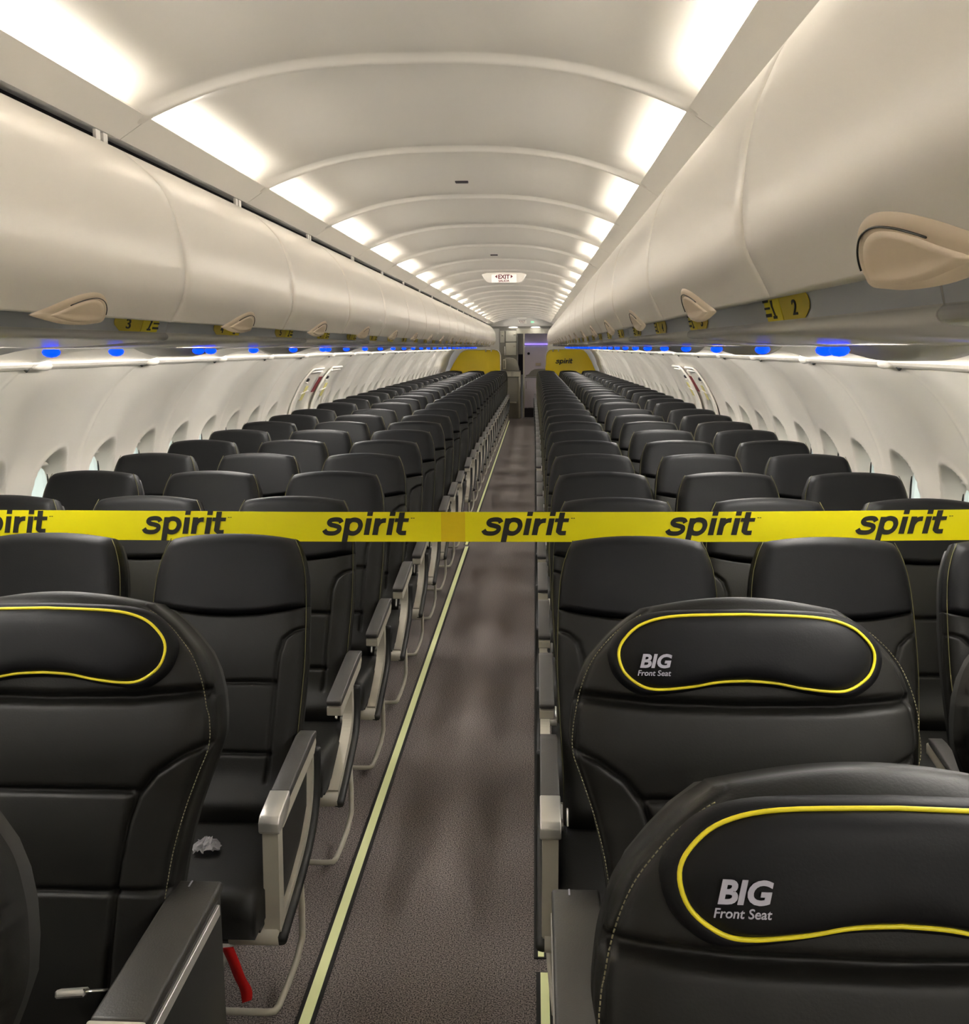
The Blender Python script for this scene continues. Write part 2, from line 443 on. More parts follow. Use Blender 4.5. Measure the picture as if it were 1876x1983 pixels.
# ================================================================== SERVICE RAILS under the bins
RP = [(.655,1.70),(.658,1.68),(.6665,1.642),(.6670,1.6385),(.6635,1.6365),(.661,1.6325),(.6605,1.6285),(.6625,1.6245),(.667,1.6212),(.675,1.6192),(.69,1.6182),(.78,1.6135),(.88,1.606),(.95,1.603),(1.03,1.600),(1.06,1.600),(1.065,1.612),(1.0,1.66),(.80,1.70)]
def rail_proto(sgn):
    L = FP*1.5-.004; r = empty('service_rail')
    mb = MB(); mb.extr([(sgn*x,z) for x,z in RP], 0, L); o = mb.build('rail_housing', M['rail'], r); 
    for p in o.data.polygons: p.use_smooth = len(p.vertices) == 4
    mb = MB(); mb.extr([(sgn*x,z) for x,z in [(.6535,1.698),(.6563,1.68),(.6670,1.6390),(.671,1.6390),(.660,1.698)]], .001, L-.001); mb.build('fascia_panel', M['fascia'], r)
    V=[];F=[]; nx,nyy=8,20; cy0=1.22      # lens-shaped drop on the underside
    for i in range(nx+1):
        for j in range(nyy+1):
            a=i/nx; b_=j/nyy*2-1; x=.93+.19*a
            V.append((sgn*x, cy0+b_*.31, 1.6022-.034*(1-b_*b_)*sm(0,.55,a)))
    for i in range(nx):
        for j in range(nyy): p=i*(nyy+1)+j; F.append((p,p+1,p+nyy+2,p+nyy+1))
    base=len(V)
    for j in range(nyy+1): V.append((sgn*1.122,cy0+(j/nyy*2-1)*.31,1.606))
    for j in range(nyy): p=nx*(nyy+1)+j; F.append((p,p+1,base+j+1,base+j))
    link_mesh('speaker_cover', V, F, M['rail'], r)
    return r
def lamp_mesh(sgn):
    mb = MB(); V=[];F=[]
    n=14
    for q in range(5):
        a=(q/4*1.35-.35)*math.pi/2
        for k in range(n):
            t=2*math.pi*k/n; V.append((.021*math.cos(a)*math.cos(t),.024*math.cos(a)*math.sin(t),-.013*math.sin(a)))
    for q in range(4):
        for k in range(n): a=q*n+k;b_=q*n+(k+1)%n; F.append((a,a+n,b_+n,b_))
    return V,F
railY = [2.60+1.5*FP*k for k in range(-2,12)]
blueL = [2.14+.7112*j for j in range(-3,27)]+[2.46,3.70,5.83]
blueR = [2.14+.7112*j for j in range(-3,27)]+[2.24,5.75]
LV,LF = lamp_mesh(1)
blue_me = None
for sgn, side in ((-1,'left'),(1,'right')):
    pr = rail_proto(sgn); cps=[]
    for k,Y in enumerate(railY):
        if Y > 21.2: continue
        o = pr if k == 0 else copy_tree(pr,(0,Y,0)); o.location=(0,Y,0); cps.append((Y,o))
        tag(o, 'grey passenger service rail under the %s bins, %s length from the front' % (side, ORD[k+1]), 'service panel', 'service rails under the %s bins' % side)
    for y in (blueL if sgn<0 else blueR):
        for Y,o in cps:
            if Y <= y < Y+1.5*FP:
                if blue_me is None:
                    l = link_mesh('reading_light', LV, LF, M['blue'], o); blue_me = l.data
                else:
                    l = bpy.data.objects.new('reading_light', blue_me); COL.objects.link(l); l.parent = o
                l.location = (sgn*.905, y-Y, 1.5915); l['label'] = 'blue reading light'
# ledge with wall lights ---------------------------------------
def ledge_proto(sgn):
    r = empty('light_ledge'); L=FP-.002
    pr = [(1.478,1.545),(1.484,1.553),(1.495,1.557),(1.506,1.552),(1.522,1.540),(1.530,1.528),(1.522,1.524),(1.505,1.528),(1.488,1.535)]
    mb = MB(); mb.extr([(sgn*x,z) for x,z in pr], 0, L); mb.build('ledge_lip', M['white'], r, False)
    V=[];F=[]; P=[(1.50,1.548),(1.46,1.568),(1.40,1.588),(1.32,1.602),(1.22,1.611),(1.14,1.617),(1.075,1.619)]; nj=12
    for i,(x,z) in enumerate(P):
        for j in range(nj+1):
            u=j/nj; e=abs(u*2-1)
            V.append((sgn*x,u*L,z-.012*e**6*(1 if 0<i<5 else 0)))
    for i in range(len(P)-1):
        for j in range(nj): p=i*(nj+1)+j; F.append((p,p+1,p+nj+2,p+nj+1) if sgn>0 else (p+nj+1,p+nj+2,p+1,p))
    link_mesh('valance', V, F, M['white'], r)
    mb = MB(); mb.tube([(sgn*1.498,.004,1.546),(sgn*1.496,.05,1.548),(sgn*1.496,.10,1.548),(sgn*1.502,.145,1.544),(sgn*1.505,.175,1.541)],[.012,.024,.027,.023,.004],10,.9); mb.build('joint_cap', M['white'], r, True)
    mb = MB(); mb.tube([(sgn*1.512,.006,1.530),(sgn*1.516,.014,1.519)],[.012,.004],8); mb.build('joint_notch', M['shell'], r, True)
    mb = MB(); mb.box((sgn*1.09,L/2,1.6145),(.02,L*.92,.004)); mb.build('lamp', M['walll'], r)
    return r
for sgn, side in ((-1,'left'),(1,'right')):
    pr = ledge_proto(sgn); k=0
    for Y in [y for y in ringY if Y_BEG < y < 20.9]:
        o = pr if k == 0 else copy_tree(pr,(0,Y,0)); o.location=(0,Y,0); k+=1
        tag(o, 'glowing white ledge above the %s windows, %s section from the front' % (side, ORD[k]), 'light ledge', 'glowing ledges above the %s windows' % side)
# ================================================================== ROW PLACARDS
FA = Vector((.6560,0,1.6840)); FB = Vector((.6658,0,1.6395))
def placard(sgn, num, Y):
    r = empty('row_placard', (0,Y,0))
    def fn(a,b_,d):   # a = along cabin (aft +), b = across fascia from lower/outer edge (0) up to inner edge (1)
        p = FB+(FA-FB)*b_; nrm = Vector((-.047,0,-.012)).normalized()
        q = p+nrm*(.0012+d); return (sgn*q.x, a, q.z)
    out = [(.0,.02),(.0-.03,.3),(-.035,.5),(-.03,.7),(-.01,.92),(.02,.98),(.14,.98),(.12,.02)]
    mb = MB(); mb.prism([(a,b_) for a,b_ in out], fn, .0012); mb.build('number_plate', M['plac'], r)
    mb = MB(); mb.prism([(.124,.02),(.142,.98),(.242,.98),(.228,.02)], fn, .0012); lp = mb.build('label_plate', M['plac2'], r)
    mb = MB()
    for a0,a1,b0,b1 in ((.205,.245,.70,.82),(.20,.238,.45,.53),(.195,.235,.18,.30)): mb.prism([(a0,b0),(a1,b0),(a1,b1),(a0,b1)], lambda a,b_,d: fn(a,b_,d+.0013), .0004)
    for pl in ([(.165,.15),(.175,.15),(.190,.55),(.180,.55)],[(.180,.5),(.190,.5),(.193,.75),(.178,.75)],[(.180,.80),(.196,.80),(.196,.92),(.180,.92)],[(.160,.10),(.185,.10),(.185,.2),(.16,.2)]):
        mb.prism(pl, lambda a,b_,d: fn(a,b_,d+.0013), .0004)
    mb.build('seat_pictogram', M['ink'], lp)
    w = .026*len(str(num)); hh=.50
    # digits upright for a viewer standing in the aisle (reading direction differs per side)
    if sgn < 0: g = lambda a,b_,d: fn(.045-w/2+a, .15+b_, d+.0013)
    else: g = lambda a,b_,d: fn(.045+w/2-a, .15+b_, d+.0013)
    place_text('row_number', str(num), w, hh, g, M['ink'], r, off=.012, shear=0)
    return r
for sgn, side in ((-1,'left'),(1,'right')):
    ys = {2:1.485}
    for j in range(27): ys[3+j] = (2.295 if sgn<0 else 2.325)+.7112*j
    for num,Y in ys.items():
        if sgn<0 and num==2: continue
        if Y > 21.3: continue
        tag(placard(sgn,num,Y), 'yellow row placard marked %d under the %s overhead bins' % (num, side), 'row sign', 'yellow row placards on the %s' % side)
# ================================================================== PADS
def seg_dist(X, Sx, poly):
    D = np.full(X.shape, 9.0)
    for (a,b_),(c_,d) in zip(poly, poly[1:]):
        vx,vy=c_-a,d-b_; L2=vx*vx+vy*vy or 1e-9
        t=np.clip(((X-a)*vx+(Sx-b_)*vy)/L2,0,1); D=np.minimum(D,np.hypot(X-a-t*vx,Sx-b_-t*vy))
    return D
def pad(name, m, parent, w, s0, s1, tan, z0, T, back, creases=(), bulge=None, nu=52, nv=60, r0=.03, r1=.015, ue=12, off=0, cxl=0):
    """cushion surface over the tilted back plane; w(s) half width, s0(x)/s1(x) upper and lower limits"""
    al = math.atan(tan); dd = (0,-math.sin(al),-math.cos(al)); nn = (0,-math.cos(al),math.sin(al))
    us = np.sin(np.linspace(-math.pi/2, math.pi/2, nu)); us = us*.5+np.linspace(-1,1,nu)*.5
    us = np.sign(us)*(1-(1-np.abs(us))**1.25)
    vs = np.linspace(0,1,nv); vs = .5-.5*np.cos(vs*math.pi); vs = vs*.45+np.linspace(0,1,nv)*.55
    U, Vv = np.meshgrid(us, vs, indexing='ij')
    wm = w(.2)
    S0 = s0(U); S1 = s1(U); Sx = S0+(S1-S0)*Vv
    Wd = np.vectorize(w)(Sx); X = U*Wd
    E = np.clip(1-np.abs(U)**ue,0,1)**.5
    q0 = np.clip((Sx-S0)/r0,0,1); q1 = np.clip((S1-Sx)/r1,0,1)
    Fz = np.sqrt(np.clip(1-(1-q0)**2,0,1))*(.45+.55*np.sqrt(np.clip(1-(1-q1)**2,0,1)))
    D = T*E*Fz
    for poly, g, sg in creases:
        D = D - g*np.exp(-(seg_dist(X,Sx,poly)/sg)**2)
        D = np.maximum(D, 0)
    if bulge is not None: D = D + bulge(X,Sx)*E*np.minimum(q0,1)*np.minimum(q1,1)
    D = D+off
    P = np.stack([X+cxl, Sx*dd[1]+D*nn[1], z0+Sx*dd[2]+D*nn[2]], -1).reshape(-1,3).tolist()
    n = nv; F = []
    for i in range(nu-1):
        for j in range(nv-1): a=i*n+j; F.append((a,a+1,a+n+1,a+n))
    rim = [i*n for i in range(nu)]+[(nu-1)*n+j for j in range(1,nv)]+[i*n+nv-1 for i in range(nu-2,-1,-1)]+[j for j in range(nv-2,0,-1)]
    base = len(P); m_ = len(rim)
    for k in rim:
        p = P[k]; i,j = divmod(k,n)
        P.append((p[0], p[1]-(D[i,j]-off+back)*nn[1], p[2]-(D[i,j]-off+back)*nn[2]))
    for k in range(m_): F.append((rim[k],rim[(k+1)%m_],base+(k+1)%m_,base+k))
    F.append(tuple(base+k for k in range(m_))[::-1])
    o = link_mesh(name, P, [f[::-1] for f in F], m, parent)
    return o
def plane_pt(x, s_, d, tan, z0):
    al=math.atan(tan); return (x, -s_*math.sin(al)-d*math.cos(al), z0-s_*math.cos(al)+d*math.sin(al))
def wfun(pts):
    P = spl2(pts,6); return lambda s_: interp(P, s_)
def slab(name, m, parent, cx_, y0, y1, zt0, zt1, hw, th, front_roll=.05, nx=30, nyy=34):
    """seat cushion: y0 back, y1 front (y1<y0)"""
    V=[];F=[]
    for i in range(nyy+1):
        t=i/nyy
        for j in range(nx+1):
            u=-1+2*j/nx; e=(1-abs(u)**6)**.5 if abs(u)<1 else 0
            y=y0+(y1-y0)*t; fr=(y-y1); 
            zt=zt0+(zt1-zt0)*t-.012*math.sin(t*math.pi)*(1-u*u)
            roll=0
            if fr<front_roll: roll=front_roll-math.sqrt(max(0,front_roll**2-(front_roll-fr)**2))
            V.append((cx_+u*hw,y,zt-(1-e)*.035-roll))
    n=nx+1
    for i in range(nyy):
        for j in range(nx): a=i*n+j; F.append((a,a+1,a+n+1,a+n))
    rim=[j for j in range(n)]+[i*n+nx for i in range(1,nyy+1)]+[nyy*n+j for j in range(nx-1,-1,-1)]+[i*n for i in range(nyy-1,0,-1)]
    base=len(V)
    for k in rim: p=V[k]; V.append((p[0],p[1]+.0,min(zt0,zt1)-th))
    m_=len(rim)
    for k in range(m_): F.append((rim[k],base+k,base+(k+1)%m_,rim[(k+1)%m_]))
    F.append(tuple(base+k for k in range(m_)))
    return link_mesh(name,V,F,m,parent)
# ================================================================== ECONOMY SEAT
EZ, ETAN = 1.095, .36
ew = wfun([(0,.160),(.012,.170),(.05,.188),(.10,.202),(.16,.209),(.25,.213),(.36,.214),(.46,.209),(.56,.203),(.66,.198),(.80,.196)])
etop = lambda U: .016*np.abs(U)**2.2
ecr = lambda U: .226-.027*np.abs(U)**2
P1 = [(.218,.256),(.185,.268),(.160,.290),(.147,.33),(.141,.42),(.136,.52),(.132,.66)]
ECO_CR = [(P1,.012,.0045),([(-a,b_) for a,b_ in P1],.012,.0045),([(-.14,.405),(.14,.405)],.015,.005),([(-.137,.587),(.137,.587)],.015,.005)]
meshcache = {}
def share(name, key, maker, parent):
    if key in meshcache:
        o = bpy.data.objects.new(name, meshcache[key]); COL.objects.link(o); o.parent = parent; return o
    o = maker(); meshcache[key] = o.data; return o
def aisle_armrest(parent, sgn, ax, first):
    """sgn: +1 when the aisle lies on +x of the seat. ax: arm centre relative to seat centre"""
    x = sgn*ax; hw = .0225
    r_name = 'armrest'
    mb = MB()
    # arm body under the pad, side profile (y,z)
    def side(poly, x0, x1):
        mb.prism(poly, lambda a,b_,d: (x0+(x1-x0)*d, a, b_), 1)
    side([(-.205,.592),(-.20,.575),(-.225,.555),(-.56,.515),(-.575,.522),(-.575,.545),(-.56,.549)], x-hw*.92, x+hw*.92)
    post = spl2([(-.335,.56),(-.335,.50),(-.338,.44),(-.37,.395),(-.45,.35),(-.53,.315),(-.60,.285)],5) if not first else spl2([(-.215,.575),(-.225,.50),(-.25,.43),(-.33,.365),(-.45,.325),(-.60,.285)],5)
    def ribbon(line, t, x0, x1):
        L=[];R_=[]
        for i,p in enumerate(line):
            a=line[max(i-1,0)];b_=line[min(i+1,len(line)-1)];dx,dy=b_[0]-a[0],b_[1]-a[1];l=math.hypot(dx,dy)
            L.append((p[0]-dy/l*t,p[1]+dx/l*t));R_.append((p[0]+dy/l*t,p[1]-dx/l*t))
        for i in range(len(line)-1): side([L[i],L[i+1],R_[i+1],R_[i]],x0,x1)
    if first:
        ribbon(post,.010,x-.016,x+.016)
        side([(-.600,.525),(-.560,.525),(-.572,.29),(-.612,.29)], x-hw*.80, x+hw*.80)
    else:
        ribbon(post,.017,x-.017,x+.013)
    arm = mb.build('armrest', M['beige'], parent)
    mb = MB()
    pl = [(-.195,.606),(-.20,.590),(-.56,.548),(-.575,.552),(-.577,.565),(-.56,.572),(-.25,.612)] if not first else [(-.195,.606),(-.20,.590),(-.50,.556),(-.50,.578),(-.25,.612)]
    mb.prism(pl, lambda a,b_,d: (x-hw+2*hw*d, a, b_), 1); bev(mb.build('armrest_pad', M['dgrey'], arm), .004)
    if first:
        mb = MB(); mb.prism([(-.502,.579),(-.502,.55),(-.545,.525),(-.605,.520),(-.612,.527),(-.612,.548),(-.600,.562)], lambda a,b_,d: (x-hw*1.05+2.1*hw*d, a, b_), 1); bev(mb.build('end_cap', M['silver'], arm), .003)
        mb = MB(); mb.prism([(-.25,.55),(-.27,.43),(-.35,.372),(-.46,.335),(-.575,.31),(-.56,.52)], lambda a,b_,d: (x-.006+.012*d, a, b_), 1); mb.build('infill_panel', M['shell'], arm)
        mb = MB(); ribbon_pts = spl2([(-.200,.56),(-.205,.49),(-.235,.41),(-.32,.345),(-.45,.300),(-.61,.262)],5)
    else:
        mb = MB(); ribbon_pts = spl2([(-.30,.52),(-.305,.44),(-.345,.375),(-.45,.325),(-.54,.290),(-.62,.262)],5)
    mb.tube([(x+sgn*.016,a,b_) for a,b_ in ribbon_pts], .016, 8, .8); mb.build('side_bumper', M['shell'], arm, True)
    mb = MB(); mb.tube([(x+sgn*.012,-.60,.272),(x-sgn*.10,-.60,.272)], .024, 14); mb.tube([(x+sgn*.0145,-.605,.268),(x+sgn*.016,-.605,.268)], .006, 8); mb.build('pivot_hub', M['beige'], arm, True)
    return arm
def restraint_bar(parent, sgn, ax):
    x = sgn*ax
    mb = MB()
    mb.tube([(x,-.30,.27),(x+sgn*.006,-.315,.17),(x+sgn*.008,-.33,.10),(x+sgn*.004,-.375,.065),(x-sgn*.002,-.46,.045),(x-sgn*.006,-.53,.04),(x-sgn*.012,-.545,.038),(x-sgn*.03,-.55,.038),(x-sgn*.20,-.55,.038),(x-sgn*.42,-.55,.038)], .0085, 8)
    return mb.build('luggage_bar', M['beige'], parent, True)
def eco_seat(kind, side, first):
    """kind aisle/middle/window; side 'left'/'right'"""
    sgn = 1 if side == 'left' else -1      # direction to the aisle
    r = empty('airline_seat')
    share('headrest', 'eh', lambda: pad('headrest', M['headleather'], r, ew, etop, ecr, ETAN, EZ, .052, .03, nv=34, r0=.035, r1=.014), r)
    bul = lambda X,Sx: .035*np.exp(-((Sx-.72)/.05)**2)+.004*np.sin(np.clip((Sx-.23)/.17,0,1)*math.pi)
    share('backrest', 'eb', lambda: pad('backrest', M['leather'], r, ew, ecr, lambda U: .80+0*U, ETAN, EZ, .046, .03, ECO_CR, bul, nu=90, nv=170, r0=.010, r1=.03), r)
    def mk_stitch():
        mb = MB()
        for q in (-1,1):
            mb.tube([plane_pt(q*(ew(s_)-.0015), s_, .022, ETAN, EZ) for s_ in np.linspace(.018,.76,30)], .0012, 5)
        return mb.build('stitching', M['stitch'], r, True)
    share('stitching', 'es', mk_stitch, r)
    def mk_shell():
        return pad('back_shell', M['shell'], r, lambda s_: ew(s_)-.006, lambda U: etop(U)+.012, lambda U: .80+0*U, ETAN, EZ, .001, .030, nu=20, nv=20, off=-.032)
    share('back_shell', 'esh', mk_shell, r)
    share('seat_cushion', 'ec', lambda: slab('seat_cushion', M['leather'], r, 0, -.245, -.70, .405, .425, .215, .085), r)
    def mk_frame():
        mb = MB(); mb.tube([(-.215,-.60,.272),(.215,-.60,.272)], .022, 10); mb.tube([(-.215,-.28,.285),(.215,-.28,.285)], .022, 10)
        mb.box((0,-.44,.315),(.42,.40,.03)); return mb.build('seat_frame', M['shell'], r, False)
    share('seat_frame', 'ef', mk_frame, r)
    def mk_leg():
        mb = MB(); mb.tube([(0,-.60,.27),(0,-.56,.03)], .014, 8); mb.tube([(0,-.28,.28),(0,-.22,.03)], .014, 8); mb.box((0,-.40,.018),(.035,.46,.03)); return mb.build('seat_leg', M['galley2'], r, True)
    if kind != 'middle': share('seat_leg', 'el', mk_leg, r)
    def mk_belt():
        mb = MB()
        mb.box((sgn*.205,-.30,.43),(.010,.05,.035),rx=.5,bev=.003); mb.tube([(sgn*.20,-.33,.415),(sgn*.222,-.33,.415)], .010, 10); mb.box((sgn*.19,-.34,.445),(.006,.018,.045),rx=-.5,bev=.002)
        return mb.build('belt_anchor', M['silver'], r, True)
    share('belt_anchor', 'ebt'+side, mk_belt, r)
    if kind == 'aisle':
        ax = .230 if side=='left' else .236
        key='ar%s%d'%(side,first)
        aisle_armrest(r, sgn, ax, first); restraint_bar(r, sgn, ax-.01)
    # armrest on the side away from the aisle
    def mk_in():
        mb = MB(); x=-sgn*.236
        mb.prism([(-.20,.60),(-.205,.572),(-.40,.545),(-.55,.530),(-.56,.540),(-.56,.556),(-.25,.606)], lambda a,b_,d: (x-.016+.032*d,a,b_), 1)
        o = bev(mb.build('inner_armrest', M['beige' if first else 'dgrey'], r), .004)
        if first:
            mb = MB(); mb.prism([(-.215,.618),(-.22,.603),(-.53,.553),(-.545,.556),(-.545,.566),(-.53,.574),(-.25,.618)], lambda a,b_,d: (x-.018+.036*d,a,b_), 1); bev(mb.build('armrest_pad', M['dgrey'], o), .003)
        return o
    if first: mk_in()
    else: share('inner_armrest', 'ei'+side, mk_in, r)
    def mk_inp():
        mb = MB(); x=-sgn*.236; mb.box((x,-.36,.45),(.02,.04,.20),rx=.5); return mb.build('armrest_post', M['beige'], r)
    share('armrest_post', 'eip'+side, mk_inp, r)
    return r
ECX = {('left','aisle'):-.541,('left','middle'):-1.052,('left','window'):-1.558,('right','aisle'):.556,('right','middle'):1.062,('right','window'):1.568}
rowsY = [2.71+.7112*i for i in range(9)]+[9.42+.711*j for j in range(19)]
for side in ('left','right'):
    for kind in ('aisle','middle','window'):
        proto = None
        for i,Y in enumerate(rowsY):
            if i == 0: o = eco_seat(kind, side, True)
            elif i == 1: o = proto = eco_seat(kind, side, False)
            else: o = copy_tree(proto,(0,0,0))
            o.location = (ECX[(side,kind)]*taper(Y), Y, 0)
            where = 'directly in front of the yellow tape' if i == 0 else '%s row behind the yellow tape' % ORD[i]
            extra = ' with silver-capped armrest' if (i==0 and kind=='aisle') else ''
            tag(o, 'black leather %s seat%s, %s block, %s' % (kind, extra, side, where), 'seat', 'economy %s seats in the %s block' % (kind, side))
# ================================================================== BIG FRONT SEATS
BZ, BTAN = 1.123, .29
K = 1.06
def ks(L): return [(a*K,b_*K) for a,b_ in L]
bw = wfun(ks([(-.02,.155),(0,.168),(.02,.196),(.045,.224),(.09,.262),(.13,.279),(.17,.288),(.23,.291),(.29,.272),(.35,.252),(.42,.236),(.50,.225),(.62,.217),(.90,.214)]))
btop = lambda U: -.022+.022*np.abs(U)**2.0
BP1 = ks([(.295,.236),(.245,.258),(.200,.288),(.170,.325),(.152,.38),(.140,.48),(.134,.62),(.132,.85)])
SH = ks([(.147,-.012),(.156,.004),(.180,.018),(.215,.045),(.249,.086),(.270,.135),(.281,.19),(.283,.24),(.266,.29),(.246,.35),(.229,.42),(.218,.50)])
mir = lambda P: [(-a,b_) for a,b_ in P]
BCR = [(ks([(-.29,.150),(-.15,.163),(0,.166),(.15,.163),(.29,.150)]),.026,.009),(BP1,.016,.0055),(mir(BP1),.016,.0055),
       (ks([(-.160,.320),(.160,.320)]),.017,.0055),(ks([(-.29,.486),(.29,.486)]),.013,.005),(SH,.006,.0035),(mir(SH),.006,.0035)]
def bfs_seat(side, kind):
    sgn = 1 if side=='left' else -1
    r = empty('big_front_seat')
    bul = lambda X,Sx: .007*np.sin(np.clip((Sx-.175)/.165,0,1)*math.pi)+.006*np.sin(np.clip((Sx-.34)/.176,0,1)*math.pi)*(np.abs(X)<.16)
    share('backrest','bb', lambda: pad('backrest', M['leather'], r, bw, btop, lambda U: .86+0*U, BTAN, BZ, .046, .055, BCR, bul, nu=150, nv=260, r0=.05, r1=.03, ue=12), r)
    def mk_sh(): return pad('back_shell', M['shell'], r, lambda s_: bw(s_)-.008, lambda U: btop(U)+.01, lambda U: .90+0*U, BTAN, BZ, .001, .04, nu=24, nv=24, off=-.058)
    share('back_shell','bsh', mk_sh, r)
    def mk_st():
        mb = MB()
        for q in (-1,1):
            pts = [p for p in spl2(SH,4) if p[1] > .008]
            # stitches: short dashes
            L=[plane_pt(q*(a+.005), b_+.002, .046*min(1,.62+b_*6) if b_<.2 else .036, BTAN, BZ) for a,b_ in pts]
            acc=[]; fine=spline(L,3)
            L2=[]; 
            tot=[0]
            for p,q_ in zip(fine,fine[1:]): tot.append(tot[-1]+(q_-p).length)
            def at(d):
                for i in range(len(fine)-1):
                    if tot[i+1]>=d: return fine[i].lerp(fine[i+1],(d-tot[i])/(tot[i+1]-tot[i]+1e-9))
                return fine[-1]
            d=0
            while d < tot[-1]-.006: mb.tube([at(d),at(d+.0042)], .0009, 4); d+=.0062
        return mb.build('stitching', M['stitchl'], r, True)
    share('stitching','bst', mk_st, r)
    # head pad: outline half width .235, piping at .213
    hb = spl2([(.000,.011),(.12,.015),(.178,.028),(.210,.052),(.224,.080),(.215,.114),(.186,.138),(.155,.145),(.10,.140),(.05,.131),(0,.128)],5)
    ring = hb+[(-a,b_) for a,b_ in hb[::-1]][1:-1]
    def mk_pad():
        n=len(ring); cs=.072; V=[];F=[]
        lv = [(1.10,.038,0),(1.085,.050,0),(1.05,.057,0),(1.015,.060,0),(.985,.056,0),(.955,.061,0),(.90,.067,0),(.75,.073,0),(.5,.0755,0),(.25,.076,0),(.05,.076,0)]
        for k_,d,_ in lv:
            for a,b_ in ring:
                g=(k_-1)*.2 if k_>1 else 0
                x=a*k_ if k_<1 else a+math.copysign(min(abs(a),1)*0+(k_-1)*.19*min(1,abs(a)/.12),a); s_=cs+(b_-cs)*k_ if k_<1 else b_+(b_-cs)*(k_-1)*1.9/1.0*.45*2
                V.append(plane_pt(x,s_,d,BTAN,BZ))
        for q in range(len(lv)-1):
            for k in range(n): a=q*n+k;b_=q*n+(k+1)%n; F.append((a,a+n,b_+n,b_))
        V.append(plane_pt(0,cs,.076,BTAN,BZ)); e_=(len(lv)-1)*n
        for k in range(n): F.append((e_+k,len(V)-1,e_+(k+1)%n))
        return link_mesh('head_pad', V, F, M['headleather'], r)
    hp = share('head_pad','bhp', mk_pad, r)
    def mk_pip():
        mb = MB(); mb.loop([plane_pt(a,b_,.0595,BTAN,BZ) for a,b_ in ring], .0028, 8); return mb.build('piping', M['piping'], r, True)
    pp = share('piping','bpp', mk_pip, hp); pp.parent = hp; pp['label']='yellow piping'
    def mk_t1():
        return place_text('embroidered_word','BIG', .056, .0250, lambda a,b_,d: plane_pt(-.188+a, .107-b_, .0740+.06*a+d, BTAN, BZ), M['embro'], hp, off=.035, shear=.22)
    def mk_t2():
        return place_text('embroidered_line','Front Seat', .058, .0098, lambda a,b_,d: plane_pt(-.192+a, .1205-b_, .0730+.06*a+d, BTAN, BZ), M['embro'], hp, off=.010, shear=.2)
    t1 = share('embroidered_word','bt1', mk_t1, hp); t2 = share('embroidered_line','bt2', mk_t2, hp)
    share('seat_cushion','bc', lambda: slab('seat_cushion', M['leather'], r, 0, -.20, -.62, .42, .44, .225, .11), r)
    def mk_base():
        mb = MB(); mb.box((0,-.38,.21),(.44,.40,.16)); mb.box((-.16,-.36,.07),(.05,.44,.13)); mb.box((.16,-.36,.07),(.05,.44,.13)); return mb.build('seat_base', M['shell'], r)
    share('seat_base','bbs', mk_base, r)
    # console armrest
    def console(xc, nm):
        mb = MB()
        CY=-.11
        mb.prism([(.0,.612),(.0,.25),(-.06,.16),(-.50,.16),(-.52,.22),(-.52,.588),(-.30,.603)], lambda a,b_,d: (xc-.040+.080*d, a+CY, b_), 1)
        c_ = bev(mb.build('console', M['shell'], r), .004)
        mb = MB(); mb.prism([(.004,.622),(.004,.600),(-.375,.586),(-.375,.609)], lambda a,b_,d: (xc-.044+.088*d, a+CY, b_), 1); bev(mb.build('console_top', M['console'], c_), .006)
        mb = MB(); mb.prism([(-.377,.609),(-.377,.584),(-.52,.577),(-.526,.586),(-.52,.600)], lambda a,b_,d: (xc-.045+.090*d, a+CY, b_), 1); bev(mb.build('end_cap', M['beige'], c_), .004)
        mb = MB(); mb.box((xc+sgn*.0425,-.20+CY,.574),(.006,.35,.021),rx=.035,bev=.001); mb.build('inlay_strip', M['silver'], c_)
        mb = MB(); mb.box((xc-.012,-.012+CY,.6232),(.003,.02,.0012)); mb.build('top_groove', M['embro'], c_)
    console(sgn*.275 if side=='left' else sgn*.297, 'console')
    if kind == 'window': pass
    def mk_bk():
        mb = MB(); mb.box((sgn*.10,-.272,.500),(.050,.032,.014),rx=-.5,rz=.15,bev=.003); mb.box((sgn*.135,-.262,.498),(.04,.028,.003),rx=-.5,rz=.15); return mb.build('belt_buckle', M['silver'], r, True)
    share('belt_buckle','bbk'+side, mk_bk, r)
    return r
BXC = {('left','aisle'):-.614,('left','window'):-1.30,('right','aisle'):.656,('right','window'):1.365}
for side in ('left','right'):
    for kind in ('aisle','window'):
        pr = bfs_seat(side, kind)
        for i,Y in enumerate((1.83,1.062)):
            o = pr if i==0 else copy_tree(pr,(0,0,0)); o.location=(BXC[(side,kind)],Y,0)
            tag(o, 'wide black front seat with yellow-piped head pad, %s block %s side, %s' % (side, kind, 'second row' if i==0 else 'nearest row'), 'seat', 'wide front %s seats' % side)
# ================================================================== TAPE
TY=2.86
def tz(x): return 1.0895+.000*x+.0145*max(0,(x-.3)/1.2)**1.3*1.0+.001*max(0,(-x-.3))
def ty(x): return TY+.006*math.sin(x*2.2+.5)+.004*math.sin(x*5.1)
tp = empty('barrier_tape',(0,0,0)); tag(tp,'yellow barrier tape with black lettering stretched across the whole cabin','barrier tape')
V=[];F=[]; n=120
for i in range(n+1):
    x=-1.80+3.60*i/n
    for q in (-1,1):
        for d in (-.0004,.0004): V.append((x,ty(x)+d,tz(x)+q*.0435))
for i in range(n):
    a=i*4; F += [(a,a+4,a+6,a+2),(a+1,a+3,a+7,a+5),(a,a+1,a+5,a+4),(a+2,a+6,a+7,a+3)]
link_mesh('tape_band',V,F,M['tape'],tp,smooth=False)
V=[];F=[]
for i in range(9):
    x=.013+.069*i/8
    for q in (-1,1): V.append((x,ty(x)-.0012,tz(x)+q*.0434))
